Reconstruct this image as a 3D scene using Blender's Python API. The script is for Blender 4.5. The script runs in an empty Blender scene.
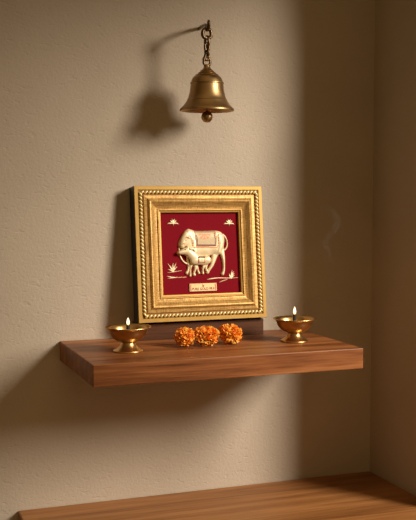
import bpy, bmesh, math, random
import numpy as np
from mathutils import Vector, Matrix

PI = math.pi
S = bpy.context.scene
C = S.collection
random.seed(4)
rng = np.random.default_rng(7)

# ------------------------------------------------------------ camera
cam_d = bpy.data.cameras.new('camera')
cam = bpy.data.objects.new('camera', cam_d)
C.objects.link(cam)
cam.location = (-0.3257, -1.637, 0.2543)
cam.rotation_euler = (PI / 2 - 0.0684, 0, -0.3516)
cam_d.sensor_fit = 'VERTICAL'
cam_d.sensor_height = 36
cam_d.lens = 955.9 / 520 * 36
cam_d.clip_start = 0.02
S.camera = cam

# ------------------------------------------------------------ world: dim warm room glow, brighter towards the open window side
W = bpy.data.worlds.new('world')
S.world = W
W.use_nodes = True
nt = W.node_tree
nt.nodes.clear()
wo = nt.nodes.new('ShaderNodeOutputWorld')
bg = nt.nodes.new('ShaderNodeBackground')
tc = nt.nodes.new('ShaderNodeTexCoord')
dp = nt.nodes.new('ShaderNodeVectorMath'); dp.operation = 'DOT_PRODUCT'
dp.inputs[1].default_value = Vector((0.38, -0.55, 0.76)).normalized()
rp = nt.nodes.new('ShaderNodeValToRGB')
mr = nt.nodes.new('ShaderNodeMapRange')
mr.inputs['From Min'].default_value = -1
mr.inputs['From Max'].default_value = 1
nt.links.new(tc.outputs['Generated'], dp.inputs[0])
nt.links.new(dp.outputs['Value'], mr.inputs['Value'])
nt.links.new(mr.outputs[0], rp.inputs[0])
nt.links.new(rp.outputs[0], bg.inputs['Color'])
nt.links.new(bg.outputs[0], wo.inputs['Surface'])
cr = rp.color_ramp
cr.elements[0].position = 0.25; cr.elements[0].color = (0.026, 0.014, 0.0045, 1)
cr.elements[1].position = 1.0; cr.elements[1].color = (0.62, 0.42, 0.185, 1)
e = cr.elements.new(0.62); e.color = (0.165, 0.098, 0.036, 1)
bg.inputs['Strength'].default_value = 0.72

# ------------------------------------------------------------ low warm daylight coming in through the unseen window opening in the right wall
key_d = bpy.data.lights.new('window_light', 'AREA')
key_d.shape = 'ELLIPSE'
key_d.size = 0.80
key_d.size_y = 1.30
key_d.energy = 145
key_d.color = (1.0, 0.895, 0.775)
key = bpy.data.objects.new('window_light', key_d)
C.objects.link(key)
key.location = (2.15, -2.25, 1.46)
key.rotation_euler = (Vector((0.25, 0.0, 0.10)) - key.location).to_track_quat('-Z', 'Y').to_euler()

S.view_settings.view_transform = 'Standard'
S.view_settings.look = 'None'
S.view_settings.exposure = 0.0
S.view_settings.gamma = 1.0
S.view_settings.use_curve_mapping = False


# ------------------------------------------------------------ helpers
def obj(name, bm, mats, parent=None, smooth=False, auto=None):
    me = bpy.data.meshes.new(name)
    bm.normal_update()
    bm.to_mesh(me)
    bm.free()
    for m in (mats if isinstance(mats, (list, tuple)) else [mats]):
        me.materials.append(m)
    if smooth:
        me.polygons.foreach_set('use_smooth', [True] * len(me.polygons))
        if auto:
            me.set_sharp_from_angle(angle=math.radians(auto))
    o = bpy.data.objects.new(name, me)
    C.objects.link(o)
    if parent:
        o.parent = parent
    return o


def tag(o, label, cat, group=None):
    o['label'] = label
    o['category'] = cat
    if group:
        o['group'] = group
    return o


def thing(name, label, cat, loc=(0, 0, 0), group=None):
    o = bpy.data.objects.new(name, None)
    o.empty_display_size = 0.03
    C.objects.link(o)
    o.location = loc
    return tag(o, label, cat, group)


def add_box(bm, x0, x1, y0, y1, z0, z1, bev=0.0, seg=2):
    r = bmesh.ops.create_cube(bm, size=1.0)
    M = Matrix.Translation(((x0 + x1) / 2, (y0 + y1) / 2, (z0 + z1) / 2)) @ Matrix.Diagonal((x1 - x0, y1 - y0, z1 - z0, 1))
    bmesh.ops.transform(bm, matrix=M, verts=r['verts'])
    if bev > 0:
        es = list({e for v in r['verts'] for e in v.link_edges})
        bmesh.ops.bevel(bm, geom=es, offset=bev, segments=seg, profile=0.5, affect='EDGES')


def add_lathe(bm, prof, n=64, c=(0, 0, 0), close=False):
    rings = []
    for r, z in prof:
        if r < 1e-6:
            rings.append([bm.verts.new((c[0], c[1], c[2] + z))])
        else:
            rings.append([bm.verts.new((c[0] + r * math.cos(2 * PI * i / n), c[1] + r * math.sin(2 * PI * i / n), c[2] + z)) for i in range(n)])
    prs = list(zip(rings, rings[1:]))
    if close:
        prs.append((rings[-1], rings[0]))
    for a, b in prs:
        for i in range(n):
            j = (i + 1) % n
            if len(a) == 1 and len(b) == 1:
                continue
            if len(a) == 1:
                bm.faces.new((a[0], b[j], b[i]))
            elif len(b) == 1:
                bm.faces.new((a[i], a[j], b[0]))
            else:
                bm.faces.new((a[i], a[j], b[j], b[i]))


def add_tube(bm, pts, rad, n=12, closed=False):
    pts = [Vector(p) for p in pts]
    N = len(pts)
    rad = rad if isinstance(rad, (list, tuple)) else [rad] * N
    rings = []
    up = None
    for i, p in enumerate(pts):
        if closed:
            t = (pts[(i + 1) % N] - pts[i - 1]).normalized()
        else:
            t = (pts[min(i + 1, N - 1)] - pts[max(i - 1, 0)]).normalized()
        if up is None:
            up = t.orthogonal().normalized()
        up = (up - t * up.dot(t)).normalized()
        s = t.cross(up)
        rings.append([bm.verts.new(p + (up * math.cos(2 * PI * k / n) + s * math.sin(2 * PI * k / n)) * rad[i]) for k in range(n)])
    prs = list(zip(rings, rings[1:]))
    for a, b in prs:
        for k in range(n):
            bm.faces.new((a[k], a[(k + 1) % n], b[(k + 1) % n], b[k]))
    if closed:
        a, b = rings[-1], rings[0]
        off = min(range(n), key=lambda q: (a[0].co - b[q].co).length)
        for k in range(n):
            bm.faces.new((a[k], a[(k + 1) % n], b[(k + 1 + off) % n], b[(k + off) % n]))
    else:
        bm.faces.new(rings[0][::-1])
        bm.faces.new(rings[-1])


def spline(pts, m=6):
    """Catmull-Rom through the points (any tuple length)."""
    P = [np.array(p, float) for p in pts]
    P = [2 * P[0] - P[1]] + P + [2 * P[-1] - P[-2]]
    out = []
    for i in range(1, len(P) - 2):
        for k in range(m):
            t = k / m
            a, b, c, d = P[i - 1:i + 3]
            out.append(0.5 * (2 * b + (c - a) * t + (2 * a - 5 * b + 4 * c - d) * t * t + (3 * b - a - 3 * c + d) * t ** 3))
    out.append(P[-2])
    return out


# ------------------------------------------------------------ materials
def new_mat(name):
    m = bpy.data.materials.new(name)
    m.use_nodes = True
    n = m.node_tree
    return m, n, n.nodes['Principled BSDF']


def nd(n, t, **kw):
    x = n.nodes.new(t)
    for k, v in kw.items():
        x.inputs[k.replace('_', ' ')].default_value = v
    return x


def coords(n, scale=(1, 1, 1)):
    t = n.nodes.new('ShaderNodeTexCoord')
    mp = n.nodes.new('ShaderNodeMapping')
    mp.inputs['Scale'].default_value = scale
    n.links.new(t.outputs['Object'], mp.inputs['Vector'])
    return mp.outputs[0]


def ramp(n, fac, stops):
    r = n.nodes.new('ShaderNodeValToRGB')
    e = r.color_ramp.elements
    while len(e) < len(stops):
        e.new(0.5)
    for q, (p, c) in zip(e, stops):
        q.position = p
        q.color = (*c, 1) if len(c) == 3 else c
    n.links.new(fac, r.inputs[0])
    return r.outputs[0]


def bump(n, b, h, strength, dist):
    x = n.nodes.new('ShaderNodeBump')
    x.inputs['Strength'].default_value = strength
    x.inputs['Distance'].default_value = dist
    n.links.new(h, x.inputs['Height'])
    n.links.new(x.outputs[0], b.inputs['Normal'])
    return x


def math_node(n, op, a, b):
    x = n.nodes.new('ShaderNodeMath'); x.operation = op
    for i, v in enumerate((a, b)):
        if isinstance(v, (int, float)):
            x.inputs[i].default_value = v
        else:
            n.links.new(v, x.inputs[i])
    return x.outputs[0]


def plaster():
    m, n, b = new_mat('plaster')
    v = coords(n)
    big = nd(n, 'ShaderNodeTexNoise', Scale=5.0, Detail=3.0); n.links.new(v, big.inputs['Vector'])
    col = ramp(n, big.outputs[0], [(0.3, (0.50, 0.42, 0.325)), (0.7, (0.55, 0.465, 0.36))])
    n.links.new(col, b.inputs['Base Color'])
    b.inputs['Roughness'].default_value = 0.92
    b.inputs['Specular IOR Level'].default_value = 0.15
    f1 = nd(n, 'ShaderNodeTexNoise', Scale=190.0, Detail=4.0, Roughness=0.6); n.links.new(v, f1.inputs['Vector'])
    f2 = nd(n, 'ShaderNodeTexNoise', Scale=42.0, Detail=3.0); n.links.new(v, f2.inputs['Vector'])
    # scattered trowel nicks, elongated on the diagonal
    t = n.nodes.new('ShaderNodeTexCoord')
    mp = n.nodes.new('ShaderNodeMapping')
    mp.inputs['Rotation'].default_value = (0, math.radians(52), math.radians(8))
    mp.inputs['Scale'].default_value = (70, 70, 150)
    n.links.new(t.outputs['Object'], mp.inputs['Vector'])
    vo = nd(n, 'ShaderNodeTexNoise', Scale=1.0, Detail=1.0); n.links.new(mp.outputs[0], vo.inputs['Vector'])
    nick = ramp(n, vo.outputs[0], [(0.27, (0, 0, 0)), (0.36, (1, 1, 1))])
    h = math_node(n, 'ADD', math_node(n, 'MULTIPLY', f1.outputs[0], 1.05), math_node(n, 'MULTIPLY', f2.outputs[0], 0.6))
    h = math_node(n, 'ADD', h, math_node(n, 'MULTIPLY', nick, 0.45))
    bump(n, b, h, 0.42, 0.0022)
    return m


def wood(name, dark, mid, light, grain=(2.2, 34, 34), rough=0.42):
    m, n, b = new_mat(name)
    v = coords(n, grain)
    a = nd(n, 'ShaderNodeTexNoise', Scale=1.0, Detail=5.0, Roughness=0.6, Distortion=0.5); n.links.new(v, a.inputs['Vector'])
    v2 = coords(n, (grain[0] * 4.5, grain[1] * 7, grain[2] * 7))
    c = nd(n, 'ShaderNodeTexNoise', Scale=1.0, Detail=3.0, Roughness=0.6); n.links.new(v2, c.inputs['Vector'])
    f = math_node(n, 'ADD', math_node(n, 'MULTIPLY', a.outputs[0], 0.68), math_node(n, 'MULTIPLY', c.outputs[0], 0.32))
    col = ramp(n, f, [(0.36, dark), (0.5, mid), (0.63, light)])
    n.links.new(col, b.inputs['Base Color'])
    b.inputs['Roughness'].default_value = rough
    b.inputs['Specular IOR Level'].default_value = 0.28
    bump(n, b, c.outputs[0], 0.12, 0.0008)
    return m


def metal(name, c0, c1, rough, metallic=1.0, scale=(60, 60, 60), bmp=0.0, rvar=0.08):
    m, n, b = new_mat(name)
    v = coords(n, scale)
    a = nd(n, 'ShaderNodeTexNoise', Scale=1.0, Detail=4.0); n.links.new(v, a.inputs['Vector'])
    n.links.new(ramp(n, a.outputs[0], [(0.32, c0), (0.68, c1)]), b.inputs['Base Color'])
    r = n.nodes.new('ShaderNodeMapRange')
    r.inputs['To Min'].default_value = rough - rvar
    r.inputs['To Max'].default_value = rough + rvar
    n.links.new(a.outputs[0], r.inputs['Value'])
    n.links.new(r.outputs[0], b.inputs['Roughness'])
    b.inputs['Metallic'].default_value = metallic
    if bmp:
        bump(n, b, a.outputs[0], bmp, 0.0006)
    return m


def plain(name, c, rough=0.6, metallic=0.0, vary=0.12, scale=120):
    m, n, b = new_mat(name)
    a = nd(n, 'ShaderNodeTexNoise', Scale=scale, Detail=3.0); n.links.new(coords(n), a.inputs['Vector'])
    n.links.new(ramp(n, a.outputs[0], [(0.3, tuple(x * (1 - vary) for x in c)), (0.7, tuple(min(1, x * (1 + vary)) for x in c))]), b.inputs['Base Color'])
    b.inputs['Roughness'].default_value = rough
    b.inputs['Metallic'].default_value = metallic
    return m


def brushed_gold():
    m, n, b = new_mat('brushed_gold')
    h = []
    for sc in ((1500, 300, 45), (45, 300, 1500)):
        a = nd(n, 'ShaderNodeTexNoise', Scale=1.0, Detail=2.0); n.links.new(coords(n, sc), a.inputs['Vector'])
        h.append(a.outputs[0])
    f = math_node(n, 'MULTIPLY', math_node(n, 'ADD', h[0], h[1]), 0.5)
    n.links.new(ramp(n, f, [(0.42, (0.32, 0.165, 0.040)), (0.5, (0.58, 0.335, 0.092)), (0.58, (0.74, 0.465, 0.155))]), b.inputs['Base Color'])
    b.inputs['Metallic'].default_value = 0.42
    b.inputs['Roughness'].default_value = 0.5
    bump(n, b, f, 0.12, 0.0006)
    return m


M_wall = plaster()
M_shelf = wood('walnut', (0.105, 0.030, 0.008), (0.275, 0.094, 0.028), (0.43, 0.172, 0.056))
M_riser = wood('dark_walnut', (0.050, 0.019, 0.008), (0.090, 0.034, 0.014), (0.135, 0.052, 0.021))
M_table = wood('table_wood', (0.20, 0.078, 0.022), (0.33, 0.138, 0.042), (0.43, 0.195, 0.066), (1.8, 30, 30), 0.45)
M_floor = wood('floor_wood', (0.13, 0.060, 0.028), (0.20, 0.095, 0.045), (0.26, 0.125, 0.06), (1.2, 12, 12), 0.5)
M_gold = metal('satin_gold', (0.45, 0.260, 0.050), (0.51, 0.305, 0.067), 0.46, 0.35)
M_brush = brushed_gold()
M_bead = metal('bead_gold', (0.90, 0.72, 0.32), (0.97, 0.82, 0.43), 0.34, 0.3)
M_groove = plain('groove_brown', (0.34, 0.17, 0.035), 0.6)
M_black = plain('frame_side_black', (0.012, 0.010, 0.009), 0.55)
M_red = plain('red_velvet', (0.205, 0.0045, 0.0115), 0.9, 0, 0.06, 300)
M_red.node_tree.nodes['Principled BSDF'].inputs['Specular IOR Level'].default_value = 0.12
M_relief = metal('pale_gold_foil', (0.80, 0.635, 0.37), (0.86, 0.705, 0.45), 0.40, 0.25)
M_plate = metal('plate_gold', (0.80, 0.58, 0.26), (0.88, 0.66, 0.33), 0.42, 0.3)
M_cloth = metal('cloth_foil', (0.42, 0.315, 0.175), (0.54, 0.415, 0.245), 0.48, 0.35, (900, 900, 900), 0.3)
M_rose = metal('rose_foil', (0.50, 0.17, 0.08), (0.58, 0.23, 0.11), 0.45, 0.3)
M_dark = plain('dark_ink', (0.045, 0.020, 0.014), 0.6)
M_ink = plain('maroon_ink', (0.30, 0.02, 0.02), 0.6)
M_bell = metal('antique_brass', (0.36, 0.225, 0.098), (0.48, 0.315, 0.142), 0.40, 1.0, (22, 22, 22))
M_iron = metal('dark_bronze', (0.105, 0.066, 0.036), (0.21, 0.135, 0.070), 0.36, 1.0, (220, 220, 220))
M_brass = metal('brass', (0.54, 0.335, 0.13), (0.63, 0.41, 0.17), 0.33, 1.0, (30, 30, 30))
M_wick = plain('charred_wick', (0.022, 0.014, 0.010), 0.8)


def flame_mat():
    m, n, b = new_mat('flame')
    n.nodes.remove(b)
    em = n.nodes.new('ShaderNodeEmission')
    t = n.nodes.new('ShaderNodeTexCoord')
    sp = n.nodes.new('ShaderNodeSeparateXYZ')
    n.links.new(t.outputs['Generated'], sp.inputs[0])
    n.links.new(ramp(n, sp.outputs[2], [(0.0, (1.0, 0.35, 0.08)), (0.25, (1.0, 0.75, 0.42)), (0.8, (1.0, 0.82, 0.52)), (1.0, (1.0, 0.50, 0.15))]), em.inputs['Color'])
    em.inputs['Strength'].default_value = 2.6
    n.links.new(em.outputs[0], n.nodes['Material Output'].inputs['Surface'])
    return m


M_flame = flame_mat()


def petal_mat(name, c0, c1):
    m, n, b = new_mat(name)
    a = nd(n, 'ShaderNodeTexNoise', Scale=170.0, Detail=2.0); n.links.new(coords(n), a.inputs['Vector'])
    n.links.new(ramp(n, a.outputs[0], [(0.35, c0), (0.65, c1)]), b.inputs['Base Color'])
    b.inputs['Roughness'].default_value = 0.6
    b.inputs['Subsurface Weight'].default_value = 0.6
    b.inputs['Subsurface Scale'].default_value = 0.8
    b.inputs['Subsurface Radius'].default_value = (0.004, 0.002, 0.0006)
    return m


M_petal = petal_mat('marigold_petals', (1.0, 0.36, 0.035), (1.0, 0.46, 0.065))

# ------------------------------------------------------------ the setting
FZ = -1.045                       # floor level
WX = 0.616                        # right wall
TOP = 1.75


def struct(name, bm, m):
    o = obj(name, bm, m)
    o['kind'] = 'structure'
    return o


bm = bmesh.new(); add_box(bm, -2.2, WX + 0.14, 0.0, 0.12, FZ, TOP)
struct('wall_back', bm, M_wall)
# right wall with a tall window opening just outside the picture's right edge
WY0, WY1, WZ0, WZ1 = -0.264, -0.97, -0.27, 0.76  # unseen opening; jamb and lintel placed to shade back wall's right and upper left
bm = bmesh.new()
add_box(bm, WX, WX + 0.14, WY0, 0.0, FZ, TOP)
add_box(bm, WX, WX + 0.14, -2.4, WY1, FZ, TOP)
add_box(bm, WX, WX + 0.14, WY1, WY0, FZ, WZ0)
add_box(bm, WX, WX + 0.14, WY1, WY0, WZ1, TOP)
struct('wall_right', bm, M_wall)
bm = bmesh.new(); add_box(bm, -2.2, WX + 0.14, -2.4, 0.12, FZ - 0.05, FZ)
struct('floor', bm, M_floor)

# ------------------------------------------------------------ wooden table in the corner below the shelf
TZ = -0.2918
t = thing('wooden_table', 'broad brown wooden table in the corner below the shelf', 'table', (0.27, -0.24, FZ))


def local_box(name, x0, x1, y0, y1, z0, z1, m, par, bev=0.0015):
    b = bmesh.new()
    p = par.location
    add_box(b, x0 - p.x, x1 - p.x, y0 - p.y, y1 - p.y, z0 - p.z, z1 - p.z, bev)
    return obj(name, b, m, par)


TX0, TX1, TY0, TY1 = -0.076, WX - 0.001, -0.48, -0.0005
local_box('tabletop', TX0, TX1, TY0, TY1, TZ - 0.034, TZ, M_table, t, 0.002)
for lx in (TX0 + 0.02, TX1 - 0.07):
    for ly in (TY0 + 0.02, TY1 - 0.07):
        local_box('leg', lx, lx + 0.05, ly, ly + 0.05, FZ, TZ - 0.034, M_table, t, 0.002)
local_box('apron', TX0 + 0.03, TX1 - 0.03, TY0 + 0.03, TY0 + 0.05, TZ - 0.10, TZ - 0.034, M_table, t)
local_box('apron', TX0 + 0.03, TX0 + 0.05, TY0 + 0.07, TY1 - 0.07, TZ - 0.10, TZ - 0.034, M_table, t)

# ------------------------------------------------------------ floating shelf and the low riser block
SL, SD, ST = 0.4578, 0.25, 0.0342
bm = bmesh.new(); add_box(bm, 0, SL, -SD, 0.0, -ST, 0.0, 0.0012, 2)
tag(obj('floating_shelf', bm, M_shelf), 'thick walnut floating shelf mounted on the plaster wall', 'shelf')
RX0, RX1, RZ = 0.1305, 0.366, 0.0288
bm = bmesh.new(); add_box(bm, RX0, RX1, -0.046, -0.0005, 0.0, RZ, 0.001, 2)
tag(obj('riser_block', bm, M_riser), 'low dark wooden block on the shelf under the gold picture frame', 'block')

# ------------------------------------------------------------ gold picture frame with the cow and calf relief
FW, FH, FT = 0.2409, 0.2385, 0.030
fr = thing('picture_frame', 'square gold picture frame with cow and calf on red', 'picture frame', (0.1267 + FW / 2, -0.058, 0.0325))
fr.rotation_euler = (-math.radians(6.65), 0, 0)


def ring_loop(bm, u, y):
    return [bm.verts.new(p) for p in ((-FW / 2 + u, y, u), (FW / 2 - u, y, u), (FW / 2 - u, y, FH - u), (-FW / 2 + u, y, FH - u))]


def sweep(prof, mats, name, parent, mi=None):
    bm = bmesh.new()
    loops = [ring_loop(bm, u / 1000, y / 1000) for u, y in prof]
    for k, (a, b) in enumerate(zip(loops, loops[1:])):
        for i in range(4):
            j = (i + 1) % 4
            f = bm.faces.new((a[i], a[j], b[j], b[i]))
            if mi:
                f.material_index = mi[k]
    bmesh.ops.recalc_face_normals(bm, faces=bm.faces[:])
    # make the faces look outwards (towards -y)
    s = sum(f.normal.y * f.calc_area() for f in bm.faces)
    if s > 0:
        bmesh.ops.reverse_faces(bm, faces=bm.faces[:])
    return obj(name, bm, mats, parent)


# black sides and back
bm = bmesh.new()
add_box(bm, -FW / 2, FW / 2, 0.0012, FT, 0, FH, 0.0)
for f in list(bm.faces):
    if f.normal.y < -0.5:
        bmesh.ops.delete(bm, geom=[f], context='FACES')
o = obj('backing', bm, M_black, fr); o['label'] = 'black sides and back of the frame'
# moulding: (inset from the outer edge, depth), millimetres; 0 = front plane, negative = towards the viewer
prof = [(0, 1.3), (0.15, 0.35), (0.6, 0.0), (6.3, 0.0), (7.0, 0.5), (7.6, 2.2), (14.6, 2.2), (15.4, 1.6), (16.2, 1.4),
        (17.0, -0.9), (22.0, -1.6), (23.0, -2.6), (24.4, -4.6), (26.0, -5.9), (28.0, -5.6), (31.0, -3.2), (34.5, -0.2), (38.0, 1.5),
        (40.4, 2.0), (40.8, 0.2), (41.3, -0.2), (42.8, -0.2), (43.3, 0.4), (43.6, 1.6), (44.0, 1.8), (46.6, 2.4), (46.9, 2.9), (47.0, 7.7)]
mi = [0, 0, 0, 0, 2, 2, 2, 2, 1, 1, 1, 1, 1, 1, 1, 1, 1, 1, 1, 1, 1, 1, 1, 0, 0, 0, 0]
sweep(prof, [M_gold, M_brush, M_groove], 'moulding', fr, mi)
# rope-like beading in the channel
bm = bmesh.new()
nb = 32
inset = 0.0111
for side in range(4):
    L = (FW if side % 2 == 0 else FH) - 2 * inset
    cnt = nb
    for k in range(cnt):
        s = (k + 0.5) / cnt - 0.5
        rot = Matrix.Rotation(math.radians(-40), 4, 'Y')
        dgl = Matrix.Diagonal((0.0044, 0.0030, 0.0021, 1))
        ang = [0, -PI / 2, PI, PI / 2][side]
        if side == 0:
            pos = (s * L, 0, inset)
        elif side == 1:
            pos = (FW / 2 - inset, 0, FH / 2 + s * L)
        elif side == 2:
            pos = (s * L, 0, FH - inset)
        else:
            pos = (-FW / 2 + inset, 0, FH / 2 + s * L)
        Mx = Matrix.Translation((pos[0], 0.0000, pos[2])) @ Matrix.Rotation(ang, 4, 'Y') @ rot @ dgl
        bmesh.ops.create_uvsphere(bm, u_segments=10, v_segments=7, radius=1.0, matrix=Mx)
obj('beaded_border', bm, M_bead, fr, smooth=True)
# red panel
PY = 0.0075
bm = bmesh.new()
add_box(bm, -FW / 2 + 0.044, FW / 2 - 0.044, PY, PY + 0.004, 0.044, FH - 0.044)
o = obj('panel', bm, M_red, fr); o['label'] = 'deep red velvet panel'


# --- low relief: shapes given on a sheet whose unit is about a quarter of a millimetre (x right, y down)
def sheet(X, Y):
    return (-45.71 + 0.2503 * X - 0.00994 * Y) / 1000, (170.56 - 0.00522 * X - 0.2360 * Y) / 1000


def poly_dist(px, py, poly):
    n = len(poly)
    d = np.full(px.shape, 1e9)
    ins = np.zeros(px.shape, bool)
    for i in range(n):
        x0, y0 = poly[i]
        x1, y1 = poly[(i + 1) % n]
        ex, ey = x1 - x0, y1 - y0
        t = np.clip(((px - x0) * ex + (py - y0) * ey) / (ex * ex + ey * ey + 1e-9), 0, 1)
        d = np.minimum(d, np.hypot(px - x0 - t * ex, py - y0 - t * ey))
        c = (y0 > py) != (y1 > py)
        if y1 != y0:
            ins ^= c & (px < (x1 - x0) * (py - y0) / (y1 - y0) + x0)
    return np.where(ins, d, -d)


def limb_dist(px, py, pts):
    best = np.full(px.shape, -1e9)
    for (x0, y0, r0), (x1, y1, r1) in zip(pts, pts[1:]):
        ex, ey = x1 - x0, y1 - y0
        t = np.clip(((px - x0) * ex + (py - y0) * ey) / (ex * ex + ey * ey + 1e-9), 0, 1)
        best = np.maximum(best, r0 + (r1 - r0) * t - np.hypot(px - x0 - t * ex, py - y0 - t * ey))
    return best


class Relief:
    def __init__(self, comps):
        # comps: (kind, points, R, H, base)
        self.comps = []
        for kind, pts, R, H, base in comps:
            if kind == 'poly':
                q = spline(pts + [pts[0]], 5)[:-1]
                self.comps.append(('poly', [tuple(p) for p in q], R, H, base))
            else:
                q = spline(pts, 5)
                self.comps.append(('limb', [tuple(p) for p in q], R, H, base))

    def field(self, x, y):
        sd = np.full(x.shape, -1e9)
        h = np.zeros(x.shape)
        for kind, pts, R, H, base in self.comps:
            d = poly_dist(x, y, pts) if kind == 'poly' else limb_dist(x, y, pts)
            t = np.clip(d / R, 0, 1)
            hh = np.where(d > 0, base + H * np.sqrt(1 - (1 - t) ** 2), 0)
            h = np.maximum(h, hh)
            sd = np.maximum(sd, d)
        return sd, h

    def mesh(self, step, classify=None, lift=0.0):
        xs = [p[0] for c in self.comps for p in c[1]]
        ys = [p[1] for c in self.comps for p in c[1]]
        m = 45
        gx = np.arange(min(xs) - m, max(xs) + m, step)
        gy = np.arange(min(ys) - m, max(ys) + m, step)
        X, Y = np.meshgrid(gx, gy)
        sd, _ = self.field(X, Y)
        ins = sd > 0
        keep = ins[:-1, :-1] | ins[1:, :-1] | ins[:-1, 1:] | ins[1:, 1:]
        # outside corners of kept cells slide onto the outline
        e = 0.5
        gxs = (self.field(X + e, Y)[0] - self.field(X - e, Y)[0]) / (2 * e)
        gys = (self.field(X, Y + e)[0] - self.field(X, Y - e)[0]) / (2 * e)
        g = np.maximum(np.hypot(gxs, gys), 0.3)
        mv = np.where(~ins, np.clip(-sd, 0, 1.5 * step), 0)
        X2 = X + mv * gxs / g
        Y2 = Y + mv * gys / g
        _, H = self.field(X2, Y2)
        H = np.where(ins, H, 0.0) + lift
        bm = bmesh.new()
        vid = {}
        R, Cc = np.nonzero(keep)

        def vert(i, j):
            k = (i, j)
            if k not in vid:
                a, b = sheet(X2[i, j], Y2[i, j])
                vid[k] = bm.verts.new((a, PY - H[i, j] * 0.00025 - 0.00005, b))
            return vid[k]
        for i, j in zip(R, Cc):
            f = bm.faces.new((vert(i, j), vert(i + 1, j), vert(i + 1, j + 1), vert(i, j + 1)))
            if classify:
                f.material_index = classify((gx[j] + gx[j + 1]) / 2, (gy[i] + gy[i + 1]) / 2)
        # rim down to the panel
        be = [e for e in bm.edges if e.is_boundary]
        r = bmesh.ops.extrude_edge_only(bm, edges=be)
        for v in [q for q in r['geom'] if isinstance(q, bmesh.types.BMVert)]:
            v.co.y = PY + 0.0003
        bmesh.ops.recalc_face_normals(bm, faces=bm.faces[:])
        if sum(f.normal.y * f.calc_area() for f in bm.faces) > 0:
            bmesh.ops.reverse_faces(bm, faces=bm.faces[:])
        return bm


cow = Relief([
    ('poly', [(95, 29), (122, 37), (155, 46), (220, 45), (300, 42), (332, 47), (353, 63), (367, 92), (370, 122), (363, 160), (357, 188),
              (340, 215), (314, 234), (280, 226), (240, 240), (180, 242), (120, 246), (85, 225), (58, 182), (36, 165), (22, 158), (27, 125), (45, 88), (70, 48)], 60, 20, 4),
    ('limb', [(80, 80, 28), (60, 120, 26), (48, 160, 20)], 24, 20, 10),
    ('limb', [(95, 60, 22), (130, 130, 34), (140, 200, 30)], 34, 18, 8),
    ('limb', [(325, 90, 30), (335, 150, 30), (325, 200, 24)], 30, 18, 8),
    ('limb', [(60, 112, 4), (78, 96, 7), (98, 100, 5)], 5, 8, 24),
    ('limb', [(28, 172, 5), (32, 222, 6), (54, 268, 6.5), (84, 292, 6.5), (108, 286, 6)], 6, 7, 3),
    ('limb', [(340, 175, 26), (360, 240, 15), (366, 300, 10), (365, 345, 10), (357, 370, 13)], 14, 13, 3),
    ('limb', [(302, 205, 28), (292, 250, 20), (277, 300, 14), (252, 342, 11), (243, 360, 12)], 14, 11, 3),
    ('limb', [(100, 240, 17), (98, 300, 9), (97, 338, 9), (87, 362, 13)], 11, 10, 3),
    ('limb', [(362, 72, 6), (384, 102, 5), (392, 138, 5), (388, 168, 6), (373, 189, 7)], 6, 7, 4),
])


def cow_class(x, y):
    if (x - 70) ** 2 + (y - 118) ** 2 < 12:
        return 1
    if 327 < x < 341 and 108 < y < 146 and abs((x - 334) - 5 * math.sin((y - 108) / 12)) < 2.6:
        return 2
    if 55 < y < 160 and abs(x - 124 - 5 * math.sin((y - 55) / 30)) < 4.5 and (y // 7) % 3 != 0:
        return 2
    if 56 < y < 168 and abs(x - 317 - 3 * math.sin((y - 56) / 25)) < 4 and (y // 7) % 3 != 0:
        return 2
    if 168 < y < 176 and 132 < x < 312:
        return 2
    if (x - 82) ** 2 / 230 + (y - 96) ** 2 / 40 < 1 or (x - 56) ** 2 / 120 + (y - 146) ** 2 / 26 < 1:
        return 2
    if 250 < y < 282 and abs(x - 104) < 3 or 300 < y < 318 and abs(x - 97) < 2.5:
        return 1
    return 0


cw = obj('cow', cow.mesh(2.6, cow_class), [M_relief, M_dark, M_rose], fr, smooth=True)

# saddle cloth follows the cow's flank
cloth_poly = [(136, 44), (220, 46), (296, 44), (306, 70), (308, 120), (304, 164), (228, 166), (146, 166), (146, 120), (142, 80)]
cl_sd = lambda x, y: poly_dist(np.array([x]), np.array([y]), cloth_poly)[0]


def cloth_class(x, y):
    t = (y - 44) / 122
    lx, rx = 136 + 12 * min(1, t * 1.5), 297 + 9 * min(1, t * 2)
    if y > 157 or (y < 160 and (x < lx + 6 or x > rx - 7)):
        return 1
    if y > 150 and lx + 10 < x < rx - 12:
        return 2
    if lx + 9 < x < lx + 14 and y > 78 or rx - 16 < x < rx - 10 and y > 58:
        return 2
    mx, my = (x - 212) / 46, (y - 68) / 44
    if my > 0 and mx * mx + my * my < 1 and (math.sin(9 * math.atan2(my, mx)) > -0.55 or mx * mx + my * my < 0.2):
        return 1
    return 0


class Cloth(Relief):
    def __init__(self, base, poly):
        self.base = base
        self.comps = [('poly', poly, 4, 3, 0)]

    def field(self, x, y):
        d = poly_dist(x, y, self.comps[0][1])
        _, hb = self.base.field(x, y)
        return d, np.where(d > 0, hb + 2.2 * np.sqrt(1 - (1 - np.clip(d / 4, 0, 1)) ** 2), hb)


o = obj('saddle_cloth', Cloth(cow, cloth_poly).mesh(2.6, cloth_class), [M_cloth, M_rose, M_dark], cw, smooth=True)
o['label'] = 'patterned cloth over the back of the cow'

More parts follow.
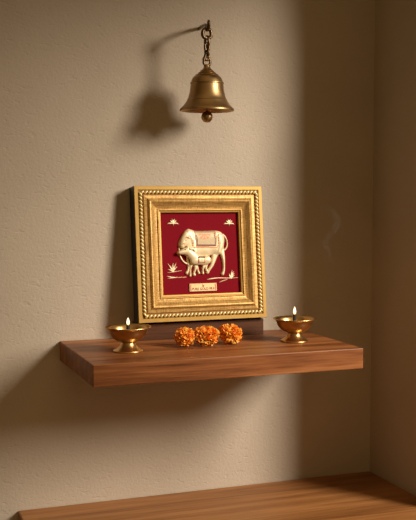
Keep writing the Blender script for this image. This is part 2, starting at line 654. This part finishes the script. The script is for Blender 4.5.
calf = Relief([
    ('limb', [(138, 266, 33), (190, 270, 33), (230, 266, 32)], 36, 16, 26),
    ('limb', [(138, 250, 34), (110, 222, 30), (88, 200, 30)], 30, 15, 27),
    ('limb', [(84, 196, 27), (55, 203, 22), (24, 211, 13)], 22, 15, 28),
    ('limb', [(100, 184, 9), (118, 186, 10), (136, 196, 5)], 8, 7, 40),
    ('limb', [(84, 172, 5), (80, 160, 3)], 4, 6, 34),
    ('limb', [(124, 285, 16), (113, 330, 7), (113, 368, 7), (112, 384, 9)], 9, 9, 5),
    ('limb', [(148, 288, 18), (151, 328, 10), (140, 362, 8), (143, 376, 11)], 10, 10, 5),
    ('limb', [(160, 298, 11), (169, 340, 7), (178, 364, 9)], 8, 8, 4),
    ('limb', [(224, 288, 20), (208, 326, 9), (206, 350, 7), (207, 366, 9)], 9, 10, 5),
    ('limb', [(232, 290, 17), (231, 330, 8), (245, 361, 9)], 9, 8, 4),
])


def calf_class(x, y):
    if (x - 62) ** 2 + (y - 190) ** 2 < 20 or (x - 120) ** 2 / 3 + (y - 190) ** 2 < 14:
        return 1
    return 0


cf = obj('calf', calf.mesh(2.6, calf_class), [M_relief, M_dark], fr, smooth=True)
ccp = [(158, 238), (212, 238), (213, 290), (158, 292)]


def cc_class(x, y):
    if y < 250:
        return 2
    if x < 167 or x > 204 or y > 284:
        return 1
    if (x - 186) ** 2 + (y - 264) ** 2 < 26:
        return 1
    return 0


o = obj('calf_cloth', Cloth(calf, ccp).mesh(2.6, cc_class), [M_relief, M_rose, M_dark], cf, smooth=True)
o['label'] = 'square cloth on the back of the calf'


def sc(pts, ox, oy, s):
    return [((ox + x / s - 175) * 7.56, (oy + y / s - 225) * 7.56, r / s * 7.56) for x, y, r in pts]


for ox, oy in ((160.0, 210.0), (216.0, 209.6)):
    s = 16.64
    L = []
    dx = 0
    for pts in ([(120, 242, 3), (150, 228, 13), (205, 232, 9)], [(305, 242, 3), (272, 228, 13), (220, 232, 9)],
                [(214, 166, 3), (212, 200, 20), (220, 264, 4)], [(170, 178, 4), (182, 196, 13), (206, 226, 8)],
                [(264, 178, 4), (250, 196, 13), (222, 226, 8)], [(196, 152, 3), (202, 180, 8), (210, 200, 8)], [(238, 152, 3), (232, 180, 8), (220, 200, 8)]):
        q = sc([(x + dx, y, r) for x, y, r in pts], ox, oy, s)
        L.append(('limb', q, 5, 6, 2))
    obj('lotus', Relief(L).mesh(1.3), M_relief, fr, smooth=True)


def strokes(name, lst, mats, ox, oy, s, cls=None, step=1.5):
    L = [('limb', sc(p, ox, oy, s), 3, 3, 1.5) for p in lst]
    return obj(name, Relief(L).mesh(step, cls), mats, fr, smooth=True)


# left grass tuft and right sapling
strokes('grass_tuft', [[(132, 118, 9), (112, 80, 7), (84, 40, 2)], [(132, 118, 9), (110, 104, 6), (82, 95, 2)], [(132, 118, 10), (133, 80, 8), (134, 32, 2)],
                       [(132, 118, 9), (148, 75, 7), (168, 28, 2)], [(132, 118, 9), (154, 92, 6), (178, 68, 2)],
                       [(80, 129, 2), (140, 122, 4), (225, 109, 2)]], M_relief, 160, 260, 10.4)
strokes('grass_tuft', [[(270, 192, 9), (272, 150, 7), (282, 108, 2)], [(268, 192, 8), (256, 170, 8), (252, 146, 3)], [(272, 190, 7), (286, 160, 7), (303, 140, 3)],
                       [(272, 170, 5), (285, 140, 5), (300, 122, 2)], [(272, 190, 6), (292, 172, 4), (308, 160, 2)]], M_relief, 205, 260, 10.4)
strokes('ground_line', [[(76, 166, 3), (115, 176, 6), (165, 180, 6), (270, 178, 6)], [(84, 190, 2), (120, 186, 4), (160, 180, 4)]], [M_relief, M_rose], 160, 260, 10.4,
        lambda x, y: 1 if x > 7 and (x * 0.37 + y) % 11 > 3 else 0)
strokes('ground_line', [[(20, 203, 3), (70, 195, 7), (130, 189, 6), (260, 191, 4), (342, 187, 2)], [(145, 234, 2), (180, 220, 4), (228, 206, 3)]], [M_relief, M_rose], 205, 260, 10.4,
        lambda x, y: 1 if 232 < x < 330 and y < 392 and (x * 0.2 + y) % 9 > 3 else 0)

# maker's plate with its writing
pl_c = (0.0018, 0.0585)
bm = bmesh.new()
add_box(bm, pl_c[0] - 0.0257, pl_c[0] + 0.0257, PY - 0.0022, PY + 0.0002, pl_c[1] - 0.0070, pl_c[1] + 0.0070, 0.0004, 1)
plq = obj('plaque', bm, M_plate, fr)
for sx in (-1, 1):
    o_b = bmesh.new()
    add_box(o_b, pl_c[0] + sx * 0.0232 - 0.0009, pl_c[0] + sx * 0.0232 + 0.0009, PY - 0.0025, PY - 0.0021, pl_c[1] - 0.0058, pl_c[1] + 0.0058)
    obj('end_stripe', o_b, M_rose, plq)


def text_mesh(name, body, size, loc, mat, parent, sx=1.0):
    cu = bpy.data.curves.new(name, 'FONT')
    cu.body = body
    cu.size = size
    cu.align_x = 'CENTER'
    cu.align_y = 'CENTER'
    cu.extrude = 0.00012
    cu.offset = 0.00008
    tmp = bpy.data.objects.new(name, cu)
    C.objects.link(tmp)
    dg = bpy.context.evaluated_depsgraph_get()
    me = bpy.data.meshes.new_from_object(tmp.evaluated_get(dg))
    bpy.data.objects.remove(tmp)
    me.transform(Matrix.Translation(loc) @ Matrix.Rotation(PI / 2, 4, 'X') @ Matrix.Diagonal((sx, 1, 1, 1)))
    me.materials.clear(); me.materials.append(mat)
    o = bpy.data.objects.new(name, me)
    C.objects.link(o)
    o.parent = parent
    return o


text_mesh('lettering', 'PURE GOLD 99.9', 0.0062, (pl_c[0], PY - 0.0023, pl_c[1] - 0.0030), M_ink, plq, 0.92)
bm = bmesh.new()   # small maker's mark: an upright stroke with a leaf-like bowl
add_box(bm, pl_c[0] - 0.0013, pl_c[0] - 0.0006, PY - 0.0025, PY - 0.0021, pl_c[1] + 0.0005, pl_c[1] + 0.0056)
add_tube(bm, [(pl_c[0] - 0.0010, PY - 0.0023, pl_c[1] + 0.0010), (pl_c[0] + 0.0010, PY - 0.0023, pl_c[1] + 0.0012),
              (pl_c[0] + 0.0013, PY - 0.0023, pl_c[1] + 0.0028), (pl_c[0] - 0.0008, PY - 0.0023, pl_c[1] + 0.0036)], [0.0004, 0.0007, 0.0007, 0.0003], 8)
obj('emblem', bm, M_ink, plq)

# ------------------------------------------------------------ wall hook, chain and hanging bell
BX, BY = 0.2436, -0.080
RING_Z = 0.5288
hk = thing('wall_hook', 'dark bronze hook fixed in the wall above the bell', 'hook', (BX, 0, RING_Z))
bm = bmesh.new()
hp = spline([(0.014, 0.004, 0.0215), (0.013, -0.014, 0.0225), (0.008, -0.052, 0.0195), (0.001, -0.0735, 0.0090), (0, BY, 0.0062), (0, -0.0865, 0.0085), (0, -0.0895, 0.0155), (0, -0.0885, 0.0215)], 6)
add_tube(bm, hp, [0.0030] * (len(hp) - 4) + [0.0028, 0.0026, 0.0022, 0.0016], 14)
obj('hook_rod', bm, M_iron, hk, smooth=True, auto=50)

ch = thing('bell_chain', 'short dark bronze chain linking wall hook to bell', 'chain', (BX, BY, RING_Z))


def link_bm(hw, hh, r, turn):
    bm = bmesh.new()
    pts = []
    N = 28
    for k in range(N):
        a = 2 * PI * k / N
        c, s = math.cos(a), math.sin(a)
        x = hw * math.copysign(abs(c) ** 0.8, c)
        z = hh * math.copysign(abs(s) ** 0.8, s)
        pts.append((x * math.cos(turn), x * math.sin(turn), z))
    add_tube(bm, pts, r, 10, closed=True)
    return bm


def chain_link(z, hw, hh, r, turn, name='link'):
    o = obj(name, link_bm(hw, hh, r, turn), M_iron, ch, smooth=True)
    o.location = (0, 0, z)
    return o


# z relative to the ring centre
LINKS = [(0.0, 0.0080, 0.0078, 0.0033, 0.10), (-0.0131, 0.0036, 0.0083, 0.0024, PI / 2 + 0.7), (-0.0228, 0.0038, 0.0062, 0.0024, 0.15),
         (-0.0314, 0.0036, 0.0062, 0.0023, PI / 2 + 0.5), (-0.0395, 0.0036, 0.0054, 0.0023, 0.05)]
for k, (z, hw, hh, r, tn) in enumerate(LINKS):
    chain_link(z, hw, hh, r, tn, 'ring' if k == 0 else 'link')

BZ = 0.3976     # rim level of the bell
be = thing('hanging_bell', 'antique brass temple bell hanging from chain on the wall', 'bell', (BX, BY, BZ))
outer = [(0.0500, 0.0), (0.0503, 0.0014), (0.0496, 0.0036), (0.0470, 0.0062), (0.0428, 0.0105), (0.0392, 0.0155), (0.0372, 0.0190), (0.0374, 0.0196), (0.0366, 0.0203), (0.0340, 0.0265), (0.0322, 0.0330),
         (0.0310, 0.0400), (0.0303, 0.0470), (0.0301, 0.0490), (0.0310, 0.0497), (0.0313, 0.0509), (0.0308, 0.0522), (0.0296, 0.0528),
         (0.0290, 0.0545), (0.0278, 0.0580), (0.0262, 0.0608), (0.0238, 0.0632), (0.0212, 0.0648), (0.0216, 0.0654), (0.0212, 0.0662), (0.0186, 0.0674), (0.0166, 0.0682), (0.0170, 0.0688), (0.0166, 0.0696),
         (0.0146, 0.0708), (0.0126, 0.0720), (0.0129, 0.0726), (0.0124, 0.0734), (0.0106, 0.0748), (0.0084, 0.0762), (0.0066, 0.0790), (0.0056, 0.0815), (0.0053, 0.0838), (0.0045, 0.0852), (0.0, 0.0856)]
inner = [(0.0, 0.058), (0.014, 0.057), (0.024, 0.052), (0.0275, 0.044), (0.0300, 0.032), (0.0345, 0.020), (0.0410, 0.009), (0.0465, 0.0025), (0.0485, 0.0)]
VS = 0.93
bm = bmesh.new(); add_lathe(bm, [(r * 0.935, z * VS) for r, z in inner + outer], 96)
bmesh.ops.recalc_face_normals(bm, faces=bm.faces[:])
obj('bell_body', bm, M_bell, be, smooth=True, auto=38)
# crown loop at the top
bm = link_bm(0.0062, 0.0074, 0.0024, 0.05)
lo = obj('crown_loop', bm, M_iron, be, smooth=True); lo.location = (0, 0, 0.0848)
bm = bmesh.new()
add_lathe(bm, [(0.0, 0.0530), (0.0016, 0.0530), (0.0016, 0.0), (0.004, -0.001), (0.0072, -0.0032), (0.0092, -0.0066), (0.0098, -0.0100), (0.0090, -0.0143), (0.0066, -0.0178), (0.0034, -0.0195), (0.0, -0.0200)], 32)
bmesh.ops.recalc_face_normals(bm, faces=bm.faces[:])
obj('clapper', bm, M_bell, be, smooth=True, auto=60)


# ------------------------------------------------------------ brass oil lamps
def oil_lamp(loc, label, wz, fl):
    t = thing('oil_lamp', label, 'oil lamp', loc, 'brass oil lamps on the shelf')
    prof = [(0.0, 0.0), (0.0236, 0.0), (0.0244, 0.0008), (0.0244, 0.0020), (0.0234, 0.0030), (0.0205, 0.0042), (0.0165, 0.0065), (0.0136, 0.0095), (0.0118, 0.0128), (0.0114, 0.0150),
            (0.0132, 0.0162), (0.0188, 0.0182), (0.0240, 0.0215), (0.0282, 0.0262), (0.0305, 0.0310), (0.0318, 0.0352), (0.0338, 0.0378), (0.0368, 0.0393), (0.0378, 0.0399), (0.0376, 0.0406), (0.0362, 0.0406),
            (0.0330, 0.0394), (0.0308, 0.0370), (0.0294, 0.0335), (0.0268, 0.0275), (0.0225, 0.0228), (0.0160, 0.0198), (0.0080, 0.0186), (0.0, 0.0184)]
    bm = bmesh.new(); add_lathe(bm, prof, 72)
    bmesh.ops.recalc_face_normals(bm, faces=bm.faces[:])
    obj('lamp_bowl', bm, M_brass, t, smooth=True, auto=45)
    bm = bmesh.new(); add_lathe(bm, [(0.0, 0.0180), (0.0032, 0.0180), (0.0030, wz - 0.001), (0.0022, wz), (0.0, wz + 0.0002)], 20)
    obj('wick', bm, M_wick, t, smooth=True, auto=40)
    h = fl
    bm = bmesh.new()
    add_lathe(bm, [(0.0, wz - 0.0002), (0.0013, wz + 0.0004), (0.0022, wz + 0.16 * h), (0.0026, wz + 0.30 * h), (0.0023, wz + 0.5 * h), (0.0015, wz + 0.74 * h), (0.0007, wz + 0.90 * h), (0.0, wz + h)], 20)
    obj('flame', bm, M_flame, t, smooth=True)
    return t


oil_lamp((0.0831, -0.1463, 0), 'lit brass oil lamp at the left end of the shelf', 0.0430, 0.0125)
oil_lamp((0.3823, -0.1430, 0), 'lit brass oil lamp at the right end of the shelf', 0.0470, 0.0142)


# ------------------------------------------------------------ marigold heads
def marigold(loc, rx, ry, rz, label, n=130, turn=0.0, lump=None):
    """a dense pompon of ruffled petals; each petal is a small cupped blade with a frilled tip"""
    bm = bmesh.new()
    bmesh.ops.create_icosphere(bm, subdivisions=3, radius=0.78)
    ga = PI * (3 - math.sqrt(5))
    for k in range(n):
        z = 1 - 2 * (k + 0.5) / n
        r = math.sqrt(max(0, 1 - z * z))
        a = k * ga + random.uniform(-0.12, 0.12)
        d = Vector((r * math.cos(a), r * math.sin(a), z + random.uniform(-0.04, 0.04))).normalized()
        d0 = d
        ln = random.uniform(0.36, 0.56)
        w = random.uniform(0.15, 0.22)
        s = d.orthogonal().normalized()
        s = (Matrix.Rotation(random.uniform(0, 2 * PI), 3, d) @ s)
        b = d.cross(s)
        root = d * random.uniform(0.50, 0.60)
        lean = random.uniform(-0.12, 0.22)
        rows = []
        for i, t in enumerate((0.0, 0.45, 0.8, 1.0)):
            ww = w * (0.45, 0.95, 1.15, 0.95)[i]
            row = []
            for j, u in enumerate((-1, -0.5, 0, 0.5, 1)):
                fr_ = 0.0 if i < 3 else (0.04 if j % 2 else -0.02) + random.uniform(-0.03, 0.03)
                p = root + d * (ln * t + fr_) + s * (ww * u) + b * (lean * t * t + 0.10 * (u * u - 0.4) + 0.03 * math.sin(3 * u + k) * t)
                row.append(bm.verts.new(p))
            rows.append(row)
        for r0, r1 in zip(rows, rows[1:]):
            for j in range(4):
                bm.faces.new((r0[j], r0[j + 1], r1[j + 1], r1[j]))
    Mx = Matrix.Rotation(turn, 4, 'Z')
    bmesh.ops.transform(bm, matrix=Mx, verts=bm.verts[:])
    for v in bm.verts:
        c = v.co
        q = 1.0
        if lump:
            for ld, amt, wid in lump:
                g = max(0.0, c.normalized().dot(Vector(ld).normalized()))
                q += amt * g ** wid
        v.co = Vector((c.x * rx * q, c.y * ry * q, c.z * rz * q))
    mz = min(v.co.z for v in bm.verts)
    # settle on the shelf: the lowest petals are pressed flat
    lim = mz * 0.93
    for v in bm.verts:
        if v.co.z < lim:
            v.co.z = lim + (v.co.z - lim) * 0.0
        v.co.z -= lim
    o = obj('marigold', bm, M_petal, None, smooth=True)
    o.location = loc
    return tag(o, label, 'flower', 'marigold heads on the shelf')


marigold((0.1840, -0.134, 0.0002), 0.0166, 0.0165, 0.0156, 'orange marigold head at the left end of the row of three', 190, 0.3)
marigold((0.2222, -0.137, 0.0002), 0.0205, 0.0165, 0.0160, 'orange marigold head in the middle of the row of three', 220, 1.1, [((-1, -0.1, 0.35), 0.20, 6)])
marigold((0.2665, -0.134, 0.0002), 0.0190, 0.0165, 0.0155, 'orange marigold head at the right end of the row of three', 210, 2.0, [((-0.75, 0.1, 0.8), 0.26, 7), ((1, 0, -0.3), 0.08, 4)])

# ------------------------------------------------------------ faint wisp of smoke drifting up beyond the right lamp
def smoke_mat():
    m = bpy.data.materials.new('smoke')
    m.use_nodes = True
    n = m.node_tree
    n.nodes.remove(n.nodes['Principled BSDF'])
    v = n.nodes.new('ShaderNodeVolumeScatter')
    v.inputs['Color'].default_value = (0.85, 0.85, 0.85, 1)
    no = nd(n, 'ShaderNodeTexNoise', Scale=55.0, Detail=2.0)
    n.links.new(coords(n), no.inputs['Vector'])
    n.links.new(math_node(n, 'MULTIPLY', ramp(n, no.outputs[0], [(0.35, (0.1, 0.1, 0.1)), (0.7, (1, 1, 1))]), 5.0), v.inputs['Density'])
    n.links.new(v.outputs[0], n.nodes['Material Output'].inputs['Volume'])
    return m


M_smoke = smoke_mat()
bm = bmesh.new()
P = spline([(0.0, 0.0, 0.0, 0.0010), (0.002, 0.002, 0.018, 0.0020), (0.008, 0.003, 0.038, 0.0030), (0.008, 0.001, 0.056, 0.0042), (-0.002, 0.0, 0.068, 0.0050),
            (0.004, -0.002, 0.082, 0.0055), (0.020, 0.0, 0.100, 0.0060), (0.022, 0.003, 0.116, 0.0060), (0.008, 0.003, 0.130, 0.0045), (-0.006, 0.002, 0.137, 0.0015)], 6)
add_tube(bm, [p[:3] for p in P], [float(p[3]) for p in P], 14)
o = obj('smoke_wisp', bm, M_smoke, None, smooth=True)
o.location = (0.446, -0.135, 0.098)
o['kind'] = 'stuff'
tag(o, 'faint wisp of smoke rising above the right oil lamp', 'smoke')
